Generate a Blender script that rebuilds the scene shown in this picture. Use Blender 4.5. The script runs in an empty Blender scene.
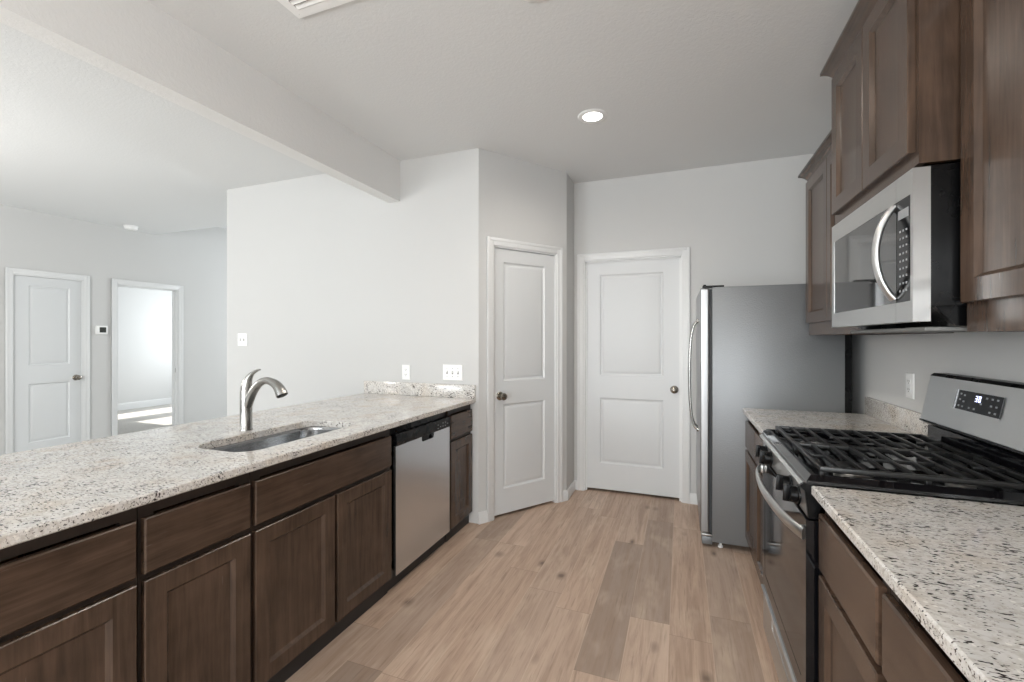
import bpy, bmesh, math, random
from mathutils import Vector, Matrix
random.seed(7)
S = bpy.context.scene
COL = S.collection
PI = math.pi

# ------------------------------------------------------------------ camera
YAW = 0.3617
FPX = 446.44
cam_d = bpy.data.cameras.new('camera')
cam = bpy.data.objects.new('camera', cam_d)
COL.objects.link(cam)
cam.location = (0, 0, 1.349)
cam.rotation_euler = (PI / 2, 0, YAW)
cam_d.sensor_width = 36.0
cam_d.lens = FPX / 1024 * 36.0
cam_d.shift_y = -2.06 / 1024
cam_d.clip_start = 0.02
S.camera = cam

# ------------------------------------------------------------------ world, sun, window light, exposure
S.view_settings.view_transform = 'Standard'
S.view_settings.look = 'None'
S.view_settings.gamma = 1.0
S.view_settings.use_curve_mapping = False
S.view_settings.exposure = -0.06
S.cycles.max_bounces = 14
S.cycles.diffuse_bounces = 7
S.cycles.glossy_bounces = 5
S.cycles.sample_clamp_indirect = 6.0

W = bpy.data.worlds.new('sky')
S.world = W
W.use_nodes = True
wn = W.node_tree.nodes
wl = W.node_tree.links
wbg = wn['Background']
sky = wn.new('ShaderNodeTexSky')
sky.sky_type = 'HOSEK_WILKIE'
sky.turbidity = 3.0
sky.sun_direction = Vector((0.45, 0.62, 0.64)).normalized()
wl.new(sky.outputs['Color'], wbg.inputs['Color'])
wbg.inputs['Strength'].default_value = 0.9

sun_d = bpy.data.lights.new('sun', 'SUN')
sun_d.energy = 10.0
sun_d.angle = math.radians(0.6)
sun_d.color = (1.0, 0.95, 0.88)
sun = bpy.data.objects.new('sun', sun_d)
COL.objects.link(sun)
sun.rotation_euler = Vector((0.0, 1.14, 1.0)).to_track_quat('Z', 'Y').to_euler()


def area(name, loc, direction, sx, sy, power, color=(1, 1, 1), spread=PI):
    d = bpy.data.lights.new(name, 'AREA')
    d.shape = 'RECTANGLE'
    d.size = sx
    d.size_y = sy
    d.energy = power
    d.color = color
    d.spread = spread
    o = bpy.data.objects.new(name, d)
    o.location = loc
    o.rotation_euler = Vector(direction).to_track_quat('-Z', 'Y').to_euler()
    COL.objects.link(o)
    return o


YR = -3.4                                   # rear wall of the room, behind the camera
WINDOWS = [(-4.3, -2.7, 0.85, 2.2), (-2.0, 0.4, 0.06, 2.12)]      # x0, x1, z0, z1
SKYC = (0.91, 0.965, 1.0)
area('daylight_living_window', (-3.5, YR + 0.01, 1.52), (0, 1, -0.05), 1.56, 1.3, 100, SKYC)
area('daylight_patio_door', (-0.8, YR + 0.01, 1.1), (0, 1, -0.03), 2.35, 2.0, 115, SKYC)
area('daylight_bedroom_window', (-8.6, 6.88, 1.5), (0, -1, 0), 1.5, 1.3, 80, SKYC)
area('hall_fill_light', (-5.3, 6.85, 1.6), (0, -1, 0), 0.9, 1.4, 62, SKYC)  # fill light added before the closed hall wall; no glass there


def fill_lamp(name, loc, power, radius, color=(1.0, 0.97, 0.93)):
    d = bpy.data.lights.new(name, 'POINT')
    d.energy = power
    d.shadow_soft_size = radius
    d.color = color
    o = bpy.data.objects.new(name, d)
    o.location = loc
    COL.objects.link(o)


fill_lamp('dining_fill', (-0.45, -1.5, 1.75), 75, 0.22)           # unseen fill light added behind the camera, without a fixture
fill_lamp('living_room_fill', (-4.7, 0.5, 1.65), 72, 0.25)        # added fill for living room ceiling and left wall, out of view, no fixture


# ------------------------------------------------------------------ node helpers
class NT:
    def __init__(self, name):
        self.m = bpy.data.materials.new(name)
        self.m.use_nodes = True
        self.t = self.m.node_tree
        self.b = self.t.nodes['Principled BSDF']

    def n(self, kind, **kw):
        o = self.t.nodes.new('ShaderNode' + kind)
        for k, v in kw.items():
            if k.startswith('i_'):
                key = k[2:]
                o.inputs[int(key) if key.isdigit() else key].default_value = v
            else:
                setattr(o, k, v)
        return o

    def l(self, a, b):
        self.t.links.new(a, b)

    def coords(self, scale=(1, 1, 1), rot=(0, 0, 0)):
        tc = self.n('TexCoord')
        mp = self.n('Mapping')
        mp.inputs['Scale'].default_value = scale
        mp.inputs['Rotation'].default_value = rot
        self.l(tc.outputs['Object'], mp.inputs['Vector'])
        return mp.outputs['Vector']

    def noise(self, vec, scale, detail=2, rough=0.5, dist=0.0):
        o = self.n('TexNoise')
        o.inputs['Scale'].default_value = scale
        o.inputs['Detail'].default_value = detail
        o.inputs['Roughness'].default_value = rough
        o.inputs['Distortion'].default_value = dist
        self.l(vec, o.inputs['Vector'])
        return o.outputs['Fac']

    def math(self, op, a, b=None, c=None):
        o = self.n('Math', operation=op)
        for i, v in enumerate((a, b, c)):
            if v is None:
                continue
            if isinstance(v, (int, float)):
                o.inputs[i].default_value = v
            else:
                self.l(v, o.inputs[i])
        return o.outputs[0]

    def ramp(self, fac, stops, interp='LINEAR'):
        o = self.n('ValToRGB')
        o.color_ramp.interpolation = interp
        el = o.color_ramp.elements
        el[0].position, el[0].color = stops[0][0], (*stops[0][1], 1)
        el[1].position, el[1].color = stops[-1][0], (*stops[-1][1], 1)
        for p, c in stops[1:-1]:
            e = el.new(p)
            e.color = (*c, 1)
        self.l(fac, o.inputs['Fac'])
        return o.outputs['Color']

    def mix(self, fac, a, b, mode='MIX'):
        o = self.n('Mix', data_type='RGBA', blend_type=mode)
        for sock, v in ((o.inputs[0], fac), (o.inputs[6], a), (o.inputs[7], b)):
            if isinstance(v, (int, float)):
                sock.default_value = v
            elif isinstance(v, tuple):
                sock.default_value = (*v, 1)
            else:
                self.l(v, sock)
        return o.outputs[2]

    def bump(self, h, strength, dist=0.01):
        o = self.n('Bump')
        o.inputs['Strength'].default_value = strength
        o.inputs['Distance'].default_value = dist
        self.l(h, o.inputs['Height'])
        self.l(o.outputs['Normal'], self.b.inputs['Normal'])

    def set(self, color=None, rough=None, metal=None, spec=None, coat=None):
        for k, v in (('Base Color', color), ('Roughness', rough), ('Metallic', metal), ('Specular IOR Level', spec), ('Coat Weight', coat)):
            if v is None:
                continue
            if isinstance(v, tuple):
                self.b.inputs[k].default_value = (*v, 1)
            elif isinstance(v, (int, float)):
                self.b.inputs[k].default_value = v
            else:
                self.l(v, self.b.inputs[k])


def lin(r, g, b):
    f = lambda v: (v / 255 / 12.92) if v / 255 <= 0.04045 else ((v / 255 + 0.055) / 1.055) ** 2.4
    return (f(r), f(g), f(b))


def plain(name, color, rough=0.5, metal=0.0, spec=0.5, coat=0.0):
    """A procedural material with a faint unevenness in its gloss."""
    m = NT(name)
    v = m.noise(m.coords(), 14, 3)
    r = m.math('MULTIPLY_ADD', v, 0.10, max(rough - 0.05, 0.0))
    m.set(color, r, metal, spec, coat)
    return m.m


def painted_wall(name, color, scale, strength, rough=0.85):
    m = NT(name)
    co = m.coords()
    a = m.noise(co, scale, 4, 0.6)
    c = m.mix(m.noise(co, 1.3, 2), tuple(x * 0.98 for x in color), color)
    m.set(c, rough, 0, 0.25)
    m.bump(a, strength, 0.004)
    return m.m


def knockdown_ceiling(name, color):
    m = NT(name)
    co = m.coords()
    a = m.noise(co, 62, 3, 0.55, 0.6)
    h = m.ramp(a, [(0.40, (0, 0, 0)), (0.60, (1, 1, 1))])
    m.set(color, 0.9, 0, 0.2)
    m.bump(h, 0.16, 0.003)
    return m.m


def wood(name, base, dark, axis='Z', rough=0.25):
    """Stained maple: soft blotches and fine long grain along one axis."""
    m = NT(name)
    sc = {'Z': (16, 16, 1.1), 'Y': (16, 1.1, 16)}[axis]
    g = m.noise(m.coords(sc), 3.0, 6, 0.62, 0.4)
    fine = m.noise(m.coords({'Z': (90, 90, 3), 'Y': (90, 3, 90)}[axis]), 2.4, 3, 0.6)
    blot = m.noise(m.coords(), 4.5, 3, 0.6)
    c = m.ramp(m.math('MULTIPLY_ADD', g, 0.55, m.math('MULTIPLY', blot, 0.45)), [(0.32, dark), (0.66, base)])
    c = m.mix(m.math('MULTIPLY', m.math('GREATER_THAN', fine, 0.62), 0.10), c, dark)
    m.set(c, m.math('MULTIPLY_ADD', fine, 0.10, rough - 0.05), 0, 0.5)
    m.bump(fine, 0.05, 0.002)
    return m.m


def granite(name):
    m = NT(name)
    co = m.coords()
    big = m.noise(co, 6, 3, 0.6)
    mid = m.noise(m.coords((1.0, 1.7, 1.7), (0, 0, 0.3)), 55, 3, 0.65)
    base = m.ramp(big, [(0.35, lin(206, 204, 201)), (0.5, lin(220, 217, 213)), (0.68, lin(206, 196, 184))])
    base = m.mix(m.ramp(mid, [(0.46, (0, 0, 0)), (0.62, (0.75, 0.75, 0.75))]), base, lin(188, 182, 174))
    # pale quartz grains
    wq = m.n('TexVoronoi', feature='F1')
    wq.inputs['Scale'].default_value = 70
    m.l(co, wq.inputs['Vector'])
    q = m.ramp(wq.outputs['Distance'], [(0.18, (0.8, 0.8, 0.8)), (0.3, (0, 0, 0))])
    base = m.mix(m.math('MULTIPLY', q, m.math('GREATER_THAN', m.noise(co, 24, 2), 0.53)), base, lin(238, 235, 228))
    # elongated dark mica flecks
    f1 = m.noise(m.coords((1.0, 2.6, 2.6), (0, 0, 0.35)), 74, 2, 0.5, 0.3)
    gate = m.noise(co, 17, 2, 0.5)
    d1 = m.ramp(m.math('MULTIPLY_ADD', gate, 0.28, m.math('MULTIPLY', f1, 0.86)), [(0.662, (0, 0, 0)), (0.694, (1, 1, 1))])
    base = m.mix(d1, base, lin(52, 45, 44))
    f2 = m.noise(m.coords((1.0, 2.2, 2.2), (0.4, 0.2, 0.25)), 105, 2, 0.5)
    d2 = m.ramp(f2, [(0.655, (0, 0, 0)), (0.70, (0.9, 0.9, 0.9))])
    base = m.mix(d2, base, lin(96, 84, 80))
    m.set(base, 0.12, 0, 0.5)
    return m.m


def planks(name):
    m = NT(name)
    tc = m.n('TexCoord')
    sp = m.n('SeparateXYZ')
    m.l(tc.outputs['Object'], sp.inputs[0])
    PW, PL = 0.18, 1.24
    fx = m.math('DIVIDE', m.math('ADD', sp.outputs['X'], 0.05), PW)
    row = m.math('FLOOR', fx)
    wn1 = m.n('TexWhiteNoise', noise_dimensions='1D')
    m.l(row, wn1.inputs['W'])
    fy = m.math('ADD', m.math('DIVIDE', sp.outputs['Y'], PL), m.math('MULTIPLY', wn1.outputs['Value'], 7.31))
    pid = m.math('FLOOR', fy)
    cb = m.n('CombineXYZ')
    m.l(row, cb.inputs[0])
    m.l(pid, cb.inputs[1])
    wn2 = m.n('TexWhiteNoise', noise_dimensions='3D')
    m.l(cb.outputs[0], wn2.inputs['Vector'])
    rnd = wn2.outputs['Value']
    # grain coordinates, shifted per plank
    gc = m.n('CombineXYZ')
    m.l(m.math('MULTIPLY_ADD', sp.outputs['X'], 1.0, m.math('MULTIPLY', rnd, 37.0)), gc.inputs[0])
    m.l(m.math('MULTIPLY_ADD', sp.outputs['Y'], 0.055, m.math('MULTIPLY', rnd, 11.0)), gc.inputs[1])
    m.l(m.math('MULTIPLY', rnd, 5.0), gc.inputs[2])
    g1 = m.noise(gc.outputs[0], 26, 5, 0.65, 0.9)
    g2 = m.noise(gc.outputs[0], 110, 3, 0.6)
    cl = m.n('CombineXYZ')
    m.l(m.math('ADD', sp.outputs['X'], m.math('MULTIPLY', rnd, 19.0)), cl.inputs[0])
    m.l(m.math('MULTIPLY_ADD', sp.outputs['Y'], 0.4, m.math('MULTIPLY', rnd, 9.0)), cl.inputs[1])
    cloud = m.noise(cl.outputs[0], 6.5, 3, 0.6)
    tone = m.ramp(rnd, [(0.0, lin(150, 132, 119)), (0.25, lin(176, 155, 139)), (0.5, lin(198, 173, 154)), (0.78, lin(188, 163, 144)), (1.0, lin(208, 186, 168))])
    c = m.mix(m.ramp(g1, [(0.40, (0.0, 0.0, 0.0)), (0.66, (0.55, 0.55, 0.55))]), tone, lin(142, 117, 98))
    c = m.mix(m.ramp(cloud, [(0.52, (0, 0, 0)), (0.74, (0.35, 0.35, 0.35))]), c, lin(224, 205, 185))
    c = m.mix(m.ramp(g2, [(0.56, (0, 0, 0)), (0.72, (0.42, 0.42, 0.42))]), c, lin(118, 97, 82))
    # knots
    kv = m.n('TexVoronoi', feature='F1')
    kv.inputs['Scale'].default_value = 4.2
    kc = m.n('CombineXYZ')
    m.l(m.math('ADD', m.math('MULTIPLY', sp.outputs['X'], 1.35), m.math('MULTIPLY', m.noise(gc.outputs[0], 14, 2), 0.1)), kc.inputs[0])
    m.l(m.math('MULTIPLY', sp.outputs['Y'], 0.72), kc.inputs[1])
    m.l(kc.outputs[0], kv.inputs['Vector'])
    k = m.ramp(kv.outputs['Distance'], [(0.03, (0.8, 0.8, 0.8)), (0.08, (0.4, 0.4, 0.4)), (0.17, (0, 0, 0))])
    c = m.mix(k, c, lin(92, 74, 62))
    # seams
    ex = m.math('ABSOLUTE', m.math('SUBTRACT', m.math('FRACT', fx), 0.5))
    ey = m.math('ABSOLUTE', m.math('SUBTRACT', m.math('FRACT', fy), 0.5))
    long_seam = m.math('GREATER_THAN', ex, 0.5 - 0.0016 / PW)
    seam = m.math('GREATER_THAN', ey, 0.5 - 0.0013 / PL)
    c = m.mix(m.math('MULTIPLY', long_seam, 0.30), c, lin(214, 194, 174))
    c = m.mix(m.math('MULTIPLY', seam, 0.45), c, lin(98, 80, 68))
    m.set(c, m.math('MULTIPLY_ADD', g1, 0.14, 0.36), 0, 0.4)
    m.bump(m.math('SUBTRACT', g2, m.math('MULTIPLY', seam, 0.7)), 0.06, 0.002)
    return m.m


def steel(name, color, rough=0.27, axis='Z', streak=0.06):
    m = NT(name)
    sc = {'Z': (500, 500, 1.5), 'Y': (500, 1.5, 500), 'X': (1.5, 500, 500)}[axis]
    cloud = m.noise(m.coords(tuple(v / 100 for v in sc)), 2.5, 2)
    r = m.math('MULTIPLY_ADD', cloud, streak, rough - streak / 2)
    m.set(color, r, 1.0)
    return m.m


def fridge_side(name):
    m = NT(name)
    co = m.coords()
    a = m.noise(co, 150, 3, 0.6)
    v = m.n('TexVoronoi', feature='SMOOTH_F1')
    v.inputs['Scale'].default_value = 170
    m.l(co, v.inputs['Vector'])
    m.set(lin(130, 132, 134), 0.40, 0.5, 0.5)
    m.bump(m.math('MULTIPLY_ADD', a, 0.6, v.outputs['Distance']), 0.40, 0.002)
    return m.m


def carpet(name):
    m = NT(name)
    co = m.coords()
    a = m.noise(co, 240, 3, 0.7)
    m.set(m.mix(a, lin(168, 165, 160), lin(205, 202, 197)), 0.95, 0, 0.1)
    m.bump(a, 0.8, 0.01)
    return m.m


def emit(name, color, strength):
    m = NT(name)
    v = m.noise(m.coords(), 30, 2)
    m.set(color, 0.4)
    m.b.inputs['Emission Color'].default_value = (*color, 1)
    m.l(m.math('MULTIPLY_ADD', v, 0.1 * strength, strength * 0.95), m.b.inputs['Emission Strength'])
    return m.m


M = {}
M['wall'] = painted_wall('wall_paint', lin(204, 204, 203), 90, 0.06)
M['ceiling'] = knockdown_ceiling('ceiling_texture', lin(222, 223, 223))
M['beam'] = knockdown_ceiling('ceiling_texture_lit', lin(230, 230, 229))  # ceiling texture made paler for the extra light the beam front catches
M['trim'] = plain('white_trim_paint', lin(222, 223, 223), 0.38)
M['door'] = plain('white_door_paint', lin(213, 215, 216), 0.42)
M['floor'] = planks('oak_vinyl_planks')
M['carpet'] = carpet('bedroom_carpet')
M['granite'] = granite('speckled_granite')
M['wood'] = wood('walnut_stained_maple', lin(92, 73, 60), lin(50, 39, 32), 'Z')
M['woodh'] = wood('walnut_stained_maple_level_grain', lin(92, 73, 60), lin(50, 39, 32), 'Y')
M['wood_shade'] = wood('walnut_stained_maple_shaded', lin(54, 43, 36), lin(38, 31, 26), 'Z', 0.45)  # frame wood darkened to paint the shade under the overhang and in gaps
M['toe'] = plain('black_brown_toe_board', lin(44, 42, 42), 0.5)
M['steel'] = steel('brushed_stainless', (0.62, 0.62, 0.61), 0.33, 'Y')
M['steelv'] = steel('brushed_stainless_upright', (0.66, 0.67, 0.69), 0.25, 'Z')
M['fridge_steel'] = steel('fridge_door_stainless', (0.38, 0.385, 0.39), 0.34, 'Z')
M['satin'] = steel('satin_silver', (0.66, 0.66, 0.66), 0.38, 'Z')
M['sink'] = steel('satin_sink_steel', (0.43, 0.435, 0.44), 0.24, 'Y')
M['nickel'] = plain('brushed_nickel', (0.36, 0.355, 0.34), 0.25, 1.0)
M['knob'] = plain('satin_nickel_knob', (0.29, 0.265, 0.23), 0.26, 1.0)
M['hinge'] = plain('satin_hinge_metal', (0.55, 0.54, 0.52), 0.35, 1.0)
M['fridge_side'] = fridge_side('grey_textured_fridge_side')
M['black'] = plain('black_plastic', lin(8, 8, 9), 0.28, 0.0, 0.22)
M['gloss'] = plain('black_glass', (0.004, 0.004, 0.005), 0.07, 0.0, 0.6)
M['display'] = plain('display_glass', (0.003, 0.003, 0.004), 0.12, 0.0, 0.3)
M['enamel'] = plain('black_enamel', (0.004, 0.004, 0.005), 0.05, 0.0, 0.6)
M['iron'] = plain('cast_iron', (0.010, 0.010, 0.010), 0.30, 0.0, 0.5)
M['mirror_glass'] = plain('smoked_mirror_glass', (0.15, 0.15, 0.15), 0.05, 0.85)
M['plate'] = plain('white_plate_plastic', lin(244, 244, 243), 0.35)
M['slot'] = plain('grey_slot', lin(120, 120, 118), 0.5)
M['gasket'] = plain('dark_gasket', lin(52, 54, 56), 0.6)
M['bulb'] = emit('lamp_diffuser', (1.0, 0.97, 0.92), 9.0)
M['clock'] = emit('clock_digits', (0.75, 0.78, 1.0), 2.2)
M['mark'] = plain('grey_key_print', lin(150, 152, 155), 0.5)
M['lcd'] = plain('thermostat_screen', lin(58, 60, 56), 0.25)


# ------------------------------------------------------------------ mesh helpers
def box(bm, x0, x1, y0, y1, z0, z1, bev=0.0, seg=2):
    t = bmesh.new()
    bmesh.ops.create_cube(t, size=1.0)
    for v in t.verts:
        v.co = Vector(((x0 + x1) / 2 + v.co.x * (x1 - x0), (y0 + y1) / 2 + v.co.y * (y1 - y0), (z0 + z1) / 2 + v.co.z * (z1 - z0)))
    if bev > 0:
        bmesh.ops.bevel(t, geom=t.edges[:], offset=bev, segments=seg, affect='EDGES', profile=0.5)
    merge(bm, t)
    return bm


def merge(bm, t, mat=None):
    if mat is not None:
        t.transform(mat)
    me = bpy.data.meshes.new('tmp')
    t.to_mesh(me)
    t.free()
    bm.from_mesh(me)
    bpy.data.meshes.remove(me)


def B(*a, **k):
    return box(bmesh.new(), *a, **k)


def lathe(bm, prof, origin, axis, seg=24, cap=True):
    """prof: (radius, distance along axis)."""
    ax = Vector(axis).normalized()
    u = ax.orthogonal().normalized()
    w = ax.cross(u)
    rings = []
    for r, d in prof:
        rings.append([bm.verts.new(Vector(origin) + ax * d + (u * math.cos(2 * PI * i / seg) + w * math.sin(2 * PI * i / seg)) * max(r, 1e-5)) for i in range(seg)])
    for a, b in zip(rings, rings[1:]):
        for i in range(seg):
            j = (i + 1) % seg
            bm.faces.new((a[i], a[j], b[j], b[i]))
    if cap:
        bm.faces.new(list(reversed(rings[0])))
        bm.faces.new(rings[-1])
    return bm


def tube(bm, pts, radii, seg=14, flat=(1.0, 1.0), up=(0, 1, 0)):
    """Sweep an ellipse along pts; flat = (across up x tangent, along up)."""
    pts = [Vector(p) for p in pts]
    if isinstance(radii, (int, float)):
        radii = [radii] * len(pts)
    rings = []
    for i, p in enumerate(pts):
        tg = (pts[min(i + 1, len(pts) - 1)] - pts[max(i - 1, 0)]).normalized()
        upv = Vector(up)
        sd = tg.cross(upv)
        if sd.length < 1e-4:
            sd = tg.orthogonal()
        sd.normalize()
        u2 = sd.cross(tg).normalized()
        rings.append([bm.verts.new(p + (sd * math.cos(2 * PI * k / seg) * flat[0] + u2 * math.sin(2 * PI * k / seg) * flat[1]) * radii[i]) for k in range(seg)])
    for a, b in zip(rings, rings[1:]):
        for i in range(seg):
            j = (i + 1) % seg
            bm.faces.new((a[i], a[j], b[j], b[i]))
    bm.faces.new(list(reversed(rings[0])))
    bm.faces.new(rings[-1])
    return bm


def spline(ctrl, n=8):
    """Catmull-Rom through control tuples of any length."""
    out = []
    P = [ctrl[0]] + list(ctrl) + [ctrl[-1]]
    for i in range(1, len(P) - 2):
        for k in range(n):
            t = k / n
            out.append(tuple(0.5 * (2 * b + (c - a) * t + (2 * a - 5 * b + 4 * c - d) * t * t + (3 * b - a - 3 * c + d) * t ** 3)
                             for a, b, c, d in zip(P[i - 1], P[i], P[i + 1], P[i + 2])))
    out.append(tuple(ctrl[-1]))
    return out


def prism(bm, poly, y0, y1, plane='XZ'):
    """Extrude a 2-D outline between two values of the third axis."""
    def pt(a, b, c):
        return {'XZ': (a, c, b), 'YZ': (c, a, b), 'XY': (a, b, c)}[plane]
    A = [bm.verts.new(pt(a, b, y0)) for a, b in poly]
    Bv = [bm.verts.new(pt(a, b, y1)) for a, b in poly]
    n = len(poly)
    bm.faces.new(A)
    bm.faces.new(list(reversed(Bv)))
    for i in range(n):
        j = (i + 1) % n
        bm.faces.new((A[j], A[i], Bv[i], Bv[j]))
    return bm


def frame_map(p0, u, n):
    """Local (u, v up, depth along n) to place."""
    u = Vector(u).normalized()
    n = Vector(n).normalized()
    v = Vector((0, 0, 1))
    m = Matrix.Identity(4)
    for i in range(3):
        m[i][0], m[i][1], m[i][2], m[i][3] = u[i], v[i], n[i], p0[i]
    return m


SHAKER = [(0, 0), (0.0012, -0.0012), (0.0115, -0.0120), (0.0125, -0.0122)]
MOULDED = [(0, 0), (0.010, -0.010), (0.020, -0.012), (0.034, -0.0055), (0.042, -0.004)]


def panelled(w, h, t, panels, prof, edge=0.0025):
    """A slab (0..w, 0..h, front at depth 0) with moulded panels let into its front."""
    bm = bmesh.new()
    us = sorted({edge, w - edge} | {p for q in panels for p in q[:2]})
    vs = sorted({edge, h - edge} | {p for q in panels for p in q[2:]})
    V = lambda a, b, d: bm.verts.new((a, b, d))
    F = lambda *v: bm.faces.new(v)
    for i in range(len(us) - 1):
        for j in range(len(vs) - 1):
            a, b, c, d = us[i], us[i + 1], vs[j], vs[j + 1]
            if any(q[0] <= a and b <= q[1] and q[2] <= c and d <= q[3] for q in panels):
                continue
            F(V(a, c, 0), V(b, c, 0), V(b, d, 0), V(a, d, 0))
    for (a, b, c, d) in panels:
        prev = None
        for (ins, dep) in prof:
            ring = [(a + ins, c + ins, dep), (b - ins, c + ins, dep), (b - ins, d - ins, dep), (a + ins, d - ins, dep)]
            if prev:
                for k in range(4):
                    l = (k + 1) % 4
                    F(V(*prev[k]), V(*prev[l]), V(*ring[l]), V(*ring[k]))
            prev = ring
        F(*[V(*p) for p in prev])
    loops = [[(edge, edge, 0), (w - edge, edge, 0), (w - edge, h - edge, 0), (edge, h - edge, 0)],
             [(0, 0, -edge), (w, 0, -edge), (w, h, -edge), (0, h, -edge)],
             [(0, 0, -t), (w, 0, -t), (w, h, -t), (0, h, -t)]]
    for A, C in zip(loops, loops[1:]):
        for k in range(4):
            l = (k + 1) % 4
            F(V(*A[l]), V(*A[k]), V(*C[k]), V(*C[l]))
    F(*[V(*p) for p in reversed(loops[2])])
    bmesh.ops.remove_doubles(bm, verts=bm.verts[:], dist=1e-5)
    return bm


def rrect(x0, x1, y0, y1, r, n=6):
    pts = []
    for cx, cy, a0 in ((x1 - r, y1 - r, 0), (x0 + r, y1 - r, 90), (x0 + r, y0 + r, 180), (x1 - r, y0 + r, 270)):
        for k in range(n + 1):
            a = math.radians(a0 + 90 * k / n)
            pts.append((cx + r * math.cos(a), cy + r * math.sin(a)))
    return pts


# ------------------------------------------------------------------ object helpers
def inv_of(o):
    """Inverse placement of the thing an object belongs to."""
    root = o
    while root.parent:
        root = root.parent
    return (Matrix.Translation(root.location) @ Matrix.Rotation(root.rotation_euler[2], 4, 'Z')).inverted()


def obj(name, bm, mat, parent=None, smooth=28, local=False):
    bmesh.ops.recalc_face_normals(bm, faces=bm.faces[:])
    if parent is not None and not local:
        bm.transform(inv_of(parent))
    me = bpy.data.meshes.new(name)
    bm.to_mesh(me)
    bm.free()
    mats = mat if isinstance(mat, (list, tuple)) else [mat]
    for m in mats:
        me.materials.append(m)
    if smooth:
        for p in me.polygons:
            p.use_smooth = True
        me.set_sharp_from_angle(angle=math.radians(smooth))
    o = bpy.data.objects.new(name, me)
    COL.objects.link(o)
    if parent is not None:
        o.parent = parent
    return o


def tag(o, label, cat, group=None, kind=None):
    o['label'] = label
    o['category'] = cat
    if group:
        o['group'] = group
    if kind:
        o['kind'] = kind
    return o


def thing(name, label, cat, loc, rotz=0.0, group=None, kind=None):
    o = bpy.data.objects.new(name, None)
    o.empty_display_size = 0.1
    o.location = loc
    o.rotation_euler = (0, 0, rotz)
    COL.objects.link(o)
    return tag(o, label, cat, group, kind)


def struct(name, bm, mat, label, cat, smooth=0):
    return tag(obj(name, bm, mat, None, smooth), label, cat, None, 'structure')


# ------------------------------------------------------------------ the room
ZC = 2.743
XR, XL = 1.02, -6.585
YB, YE, YH = 3.944, 2.9606, 3.897
XEL = -3.97                                  # left end of the end wall
CA, CB = Vector((-1.3807, YE)), Vector((-0.896, 3.6587))      # angled pantry wall
PD = (CB - CA).normalized()
PN = Vector((PD.y, -PD.x))
PLEN = (CB - CA).length
PANG = math.atan2(PD.y, PD.x)
YT = 7.0                                     # far closing wall of hall and bedroom

bm = B(XL - 0.12, XR + 0.12, YR - 0.12, YT, -0.12, 0)
bm2 = B(XL, -2.04, YR, YE, 0.0, 0.006)  # unseen pale carpet, added to bounce light onto the ceiling
box(bm2, XL, XEL, YE, YT, 0.0, 0.006)
struct('floor_living_bounce', bm2, M['carpet'], 'unseen pale grey carpet added behind the peninsula to bounce light upward', 'floor')
struct('floor', bm, M['floor'], 'warm tan wood plank floor running away from the camera', 'floor')
bm = B(-10.0, XL - 0.12, 1.9, YT, -0.12, 0.004)
struct('floor_bedroom', bm, M['carpet'], 'pale grey carpet seen through the open doorway', 'floor')

bm = B(XL - 0.12, XR + 0.12, YR - 0.12, YH - 0.1, ZC, ZC + 0.15)
box(bm, XEL - 0.0, XR + 0.12, YH - 0.1, YB + 0.12, ZC, ZC + 0.15)
struct('ceiling', bm, M['ceiling'], 'off-white textured ceiling over kitchen and living room', 'ceiling')
bm = B(XL - 0.12, XEL + 0.12, YH, YT + 0.1, 3.05, 3.2)
box(bm, XL - 0.12, XEL, YH - 0.1, YH, ZC + 0.0, 3.2)
struct('ceiling_hall', bm, M['ceiling'], 'raised ceiling of the hall beyond the living room', 'ceiling')
bm = B(-10.1, XL - 0.12, 1.9, YT + 0.1, 2.743, 2.86)
struct('ceiling_bedroom', bm, M['ceiling'], 'bedroom ceiling beyond the open doorway', 'ceiling')

bm = B(-2.162, -2.058, YR, YE, 2.425, ZC)
struct('beam', bm, M['beam'], 'drywalled ceiling beam running above the peninsula to the end wall', 'beam')

struct('wall_right', B(XR, XR + 0.12, YR - 0.12, YB + 0.12, 0, ZC), M['wall'], 'light grey wall behind the range and microwave', 'wall')

# back wall with its door opening
BD0, BD1, BDH = -0.808, 0.012, 2.045
bm = B(-0.90, BD0, YB, YB + 0.12, 0, ZC)
box(bm, BD1, XR, YB, YB + 0.12, 0, ZC)
box(bm, BD0, BD1, YB, YB + 0.12, BDH, ZC)
struct('wall_back', bm, M['wall'], 'light grey back wall with the white door beside the fridge', 'wall')

bm = B(XEL + 0.12, XR + 0.12, 5.2, 5.32, 0, ZC)  # unseen enclosure added to stop light leaking under the back door
box(bm, XR, XR + 0.12, YB + 0.12, 5.2, 0, ZC)
struct('wall_light_block', bm, M['wall'], 'unseen walls added behind the back door to block stray light', 'wall')
struct('ceiling_light_block', B(XEL + 0.12, XR + 0.12, YB + 0.12, 5.32, ZC, ZC + 0.15), M['ceiling'], 'unseen ceiling added behind the back door to block stray light', 'ceiling')

# pantry: angled wall with opening and the short return
def pmap(p0=CA, z=0.0):
    return frame_map((p0.x, p0.y, z), (PD.x, PD.y, 0), (PN.x, PN.y, 0))
PS0, PS1, PDH = 0.124, 0.742, 2.048
bm = bmesh.new()
t = bmesh.new()
for a, b, c, d in ((0.0, PS0, 0, ZC), (PS1, PLEN, 0, ZC), (PS0, PS1, PDH, ZC)):
    box(t, a, b, c, d, -0.11, 0)
merge(bm, t, pmap())
struct('wall_pantry', bm, M['wall'], 'angled corner wall that holds the narrow pantry door', 'wall')
struct('wall_return', B(-1.0, -0.896, 3.66, YB, 0, ZC), M['wall'], 'short wall return between pantry door and back door', 'wall')

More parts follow.
